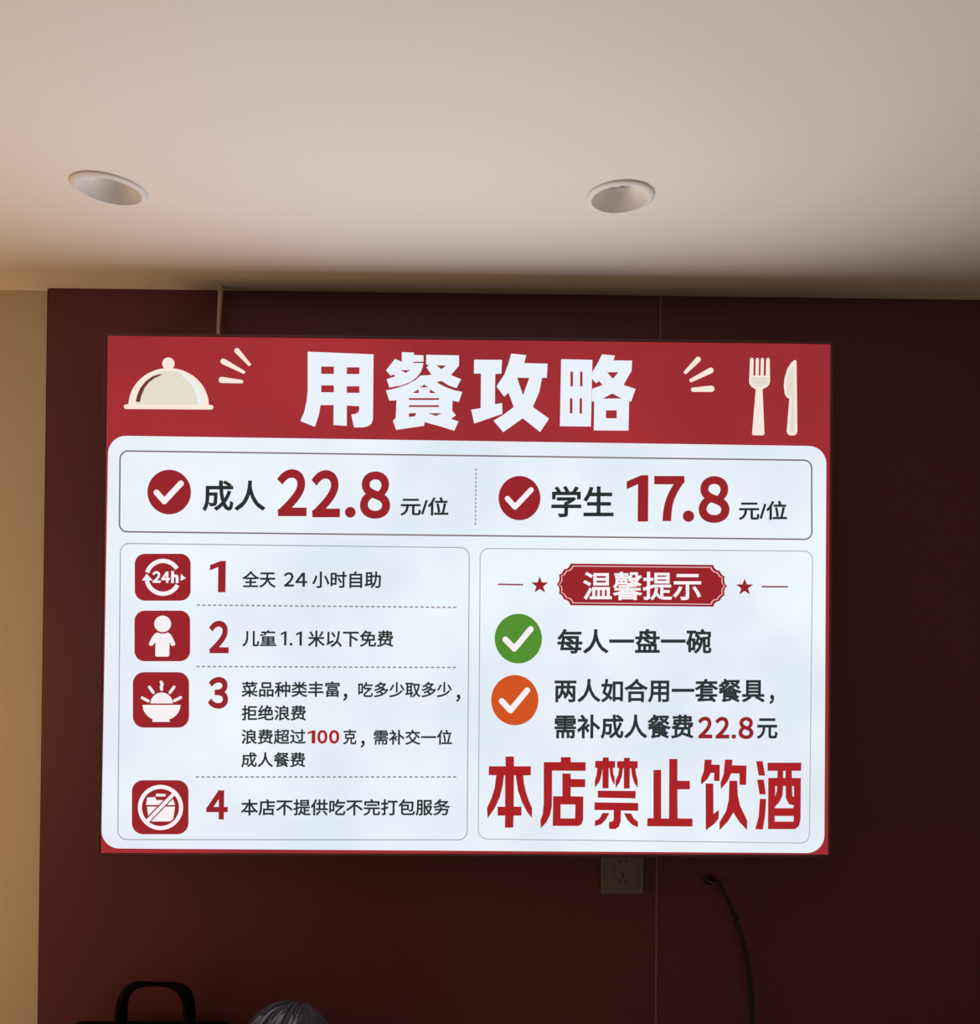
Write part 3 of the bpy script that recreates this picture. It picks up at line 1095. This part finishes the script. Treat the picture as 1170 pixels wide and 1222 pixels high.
# clothing over torso, arms and legs
J, E_, R_ = [], [], []
a0 = jn((-0.02, 0, 0.56), (0.098, 0.135))
a1 = jn((-0.03, 0, 0.70), (0.098, 0.130), a0)
a2 = jn((-0.02, 0, SH - 0.10), (0.108, 0.150), a1)
a3 = jn((-0.010, 0, SH + 0.075), 0.068, a2)
for s in (-1, 1):
    b0 = jn((-0.015, s * 0.165, SH), 0.066, a2)
    b1 = jn((0.02, s * 0.20, SH - 0.27), 0.052, b0)
    jn((0.225, s * 0.137, 0.667), 0.040, b1)
jacket = skin_figure('jacket', J, E_, R_, M_COAT, per)
J, E_, R_ = [], [], []
a0 = jn((-0.02, 0, 0.555), (0.092, 0.128))
for s in (-1, 1):
    b0 = jn((0.02, s * 0.095, 0.54), 0.093, a0)
    b1 = jn((0.40, s * 0.115, 0.545), 0.070, b0)
    jn((0.38, s * 0.115, 0.12), 0.056, b1)
trousers = skin_figure('trousers', J, E_, R_, M_TROUS, per)
SEAT = min(v.co.z for o_ in (trousers, body, jacket) for v in o_.data.vertices if math.hypot(v.co.x, v.co.y) < 0.20) - 0.0012
st = empty('stool', (PX0, HD, 0))
tag(st, 'round dark stool under the seated grey-haired person', 'stool')
bm = bmesh.new()
add_lathe(bm, [(0.02, SEAT - 0.037), (0.165, SEAT - 0.037), (0.172, SEAT - 0.027), (0.172, SEAT - 0.009), (0.16, SEAT - 0.002), (0.02, SEAT)], 0, 0, 0, 40, True, True)
from_bm('seat', bm, M_WOOD, st, smooth=False)
for k in range(4):
    an = math.pi / 4 + k * math.pi / 2
    bm = bmesh.new()
    add_tube(bm, [(0.12 * math.cos(an), 0.12 * math.sin(an), SEAT - 0.036), (0.16 * math.cos(an), 0.16 * math.sin(an), 0.0)], 0.013, 10)
    from_bm('leg', bm, M_STEEL, st, smooth=True)


for s in (-1, 1):
    bm = bmesh.new()
    add_tube(bm, [(0.335, s * 0.115, 0.045), (0.39, s * 0.115, 0.05), (0.46, s * 0.12, 0.043), (0.54, s * 0.125, 0.034), (0.575, s * 0.127, 0.030)],
             [(0.034, 0.040), (0.042, 0.0495), (0.046, 0.0425), (0.044, 0.0335), (0.020, 0.018)], 16, flat=Vector((0, 0, 1)))
    from_bm('shoe', bm, M_SHOE, per, smooth=True)

# face, seen by nobody in the photograph but there
bm = bmesh.new()
add_tube(bm, [(0.088, 0, hc_ + 0.005), (0.104, 0, hc_ - 0.018), (0.112, 0, hc_ - 0.036), (0.094, 0, hc_ - 0.046)], [0.008, 0.010, 0.015, 0.010], 10)
from_bm('nose', bm, M_SKIN, per, smooth=True)
for s in (-1, 1):
    bm = bmesh.new()
    bmesh.ops.create_uvsphere(bm, u_segments=16, v_segments=10, radius=0.010)
    for v in bm.verts:
        v.co = Vector((0.0735 + v.co.x, s * 0.030 + v.co.y * 1.2, hc_ + 0.004 + v.co.z * 0.55))
    eye = from_bm('eye', bm, M_EYE, per, smooth=True)
    bm = bmesh.new()
    bmesh.ops.create_uvsphere(bm, u_segments=12, v_segments=8, radius=0.0045)
    bmesh.ops.translate(bm, verts=bm.verts[:], vec=(0.0805, s * 0.030, hc_ + 0.004))
    from_bm('iris', bm, M_SLOT, eye, smooth=True)
    bm = bmesh.new()
    bmesh.ops.create_uvsphere(bm, u_segments=16, v_segments=10, radius=1)
    for v in bm.verts:
        v.co = Vector((-0.005 + v.co.x * 0.018, s * 0.086 + v.co.y * 0.008, hc_ - 0.015 + v.co.z * 0.030))
    from_bm('ear', bm, M_SKIN, per, smooth=True)
bm = bmesh.new()
add_tube(bm, [(0.078, -0.024, hc_ - 0.072), (0.088, 0, hc_ - 0.071), (0.078, 0.024, hc_ - 0.072)], [0.003, 0.007, 0.003], 8)
from_bm('mouth', bm, mat('lips', (0.36, 0.15, 0.13, 1), 0.5, 0.4), per, smooth=True)

# hair: cap plus locks combed away from a parting near the crown
random.seed(4)
RX, RY, RZ = 0.090, 0.074, 0.092
POLE = Matrix.Rotation(0.75, 3, Vector((-0.25, -1.0, 0)).normalized())     # the whorl sits towards the back of the head
hz = hc_ + 0.012


def scalp(az, el, lift=0.0):
    """az around the vertical, el from the top (0) downwards"""
    d = POLE @ Vector((math.sin(el) * math.cos(az), math.sin(el) * math.sin(az), math.cos(el)))
    return Vector(((RX + lift) * d.x - 0.004, (RY + lift) * d.y, hz + (RZ + lift) * d.z))


bm = bmesh.new()
rows = []
NA = 48
for i in range(15):
    row = []
    for k in range(NA):
        az = 2 * math.pi * k / NA
        lim = 1.80 if math.cos(az) > 0.4 else 1.45
        el = 0.02 + (lim - 0.02) * i / 14
        row.append(bm.verts.new(scalp(az, el, 0.003 + 0.002 * math.sin(az * 9 + i))))
    rows.append(row)
for i in range(14):
    for k in range(NA):
        bm.faces.new((rows[i][k], rows[i][(k + 1) % NA], rows[i + 1][(k + 1) % NA], rows[i + 1][k]))
bm.faces.new(rows[0])
hair = from_bm('hair', bm, M_HAIR, per, smooth=True)


def locks(n, sel, rr, lift0):
    bm = bmesh.new()
    for _ in range(n):
        az, e0, e1, tw, r = sel()
        pts, rad = [], []
        lf = lift0 + random.uniform(0, 0.004)
        for k in range(8):
            t = k / 7
            p = scalp(az + tw * t * t, e0 + (e1 - e0) * t, lf + 0.004 * math.sin(math.pi * t))
            pts.append(p)
            rad.append((r * (0.35 + 0.65 * math.sin(math.pi * min(1, 0.12 + t * 0.88))), 0.5 * r * (0.35 + 0.65 * math.sin(math.pi * min(1, 0.12 + t * 0.88)))))
        add_tube(bm, pts, rad, 6)
    return bm


b1 = locks(240, lambda: (random.uniform(0, 2 * math.pi), random.uniform(0.0, 0.5), random.uniform(1.0, 1.45), random.uniform(-0.3, 0.3), random.uniform(0.005, 0.010)), 0, 0.003)
from_bm('hair_lock', b1, M_HAIR, hair, smooth=True)
# silver streaks on the left and near side of the crown
STREAK = [(-0.30, 0.45), (-0.38, 0.5), (-0.22, 0.5), (0.10, 0.5), (0.04, 0.55), (0.16, 0.6), (-0.62, 0.5), (-0.8, 0.6)]
it = iter(STREAK * 5)


def pick():
    az, e = next(it)
    return (az + random.uniform(-0.07, 0.07), e + random.uniform(-0.02, 0.05), random.uniform(1.1, 1.6), random.uniform(-0.15, 0.05), random.uniform(0.0020, 0.0045))


b2 = locks(40, pick, 0, 0.0065)
hs = from_bm('grey_streak', b2, M_HAIR2, hair, smooth=True)
hs['label'] = 'silver grey hair streaks'
# forelock that sticks out to the right
bm = bmesh.new()
for k in range(10):
    y0 = -0.03 + k * 0.006
    x0 = -y0
    add_tube(bm, [(x0, 0.015, hz + 0.096), (x0 + 0.002, 0.042, hz + 0.090), (x0 + 0.004, 0.064, hz + 0.078), (x0 + 0.004, 0.084 + 0.004 * (k % 3), hz + 0.060)],
             [0.003, 0.006, 0.005, 0.0012], 7)
from_bm('forelock', bm, M_HAIR, hair, smooth=True)
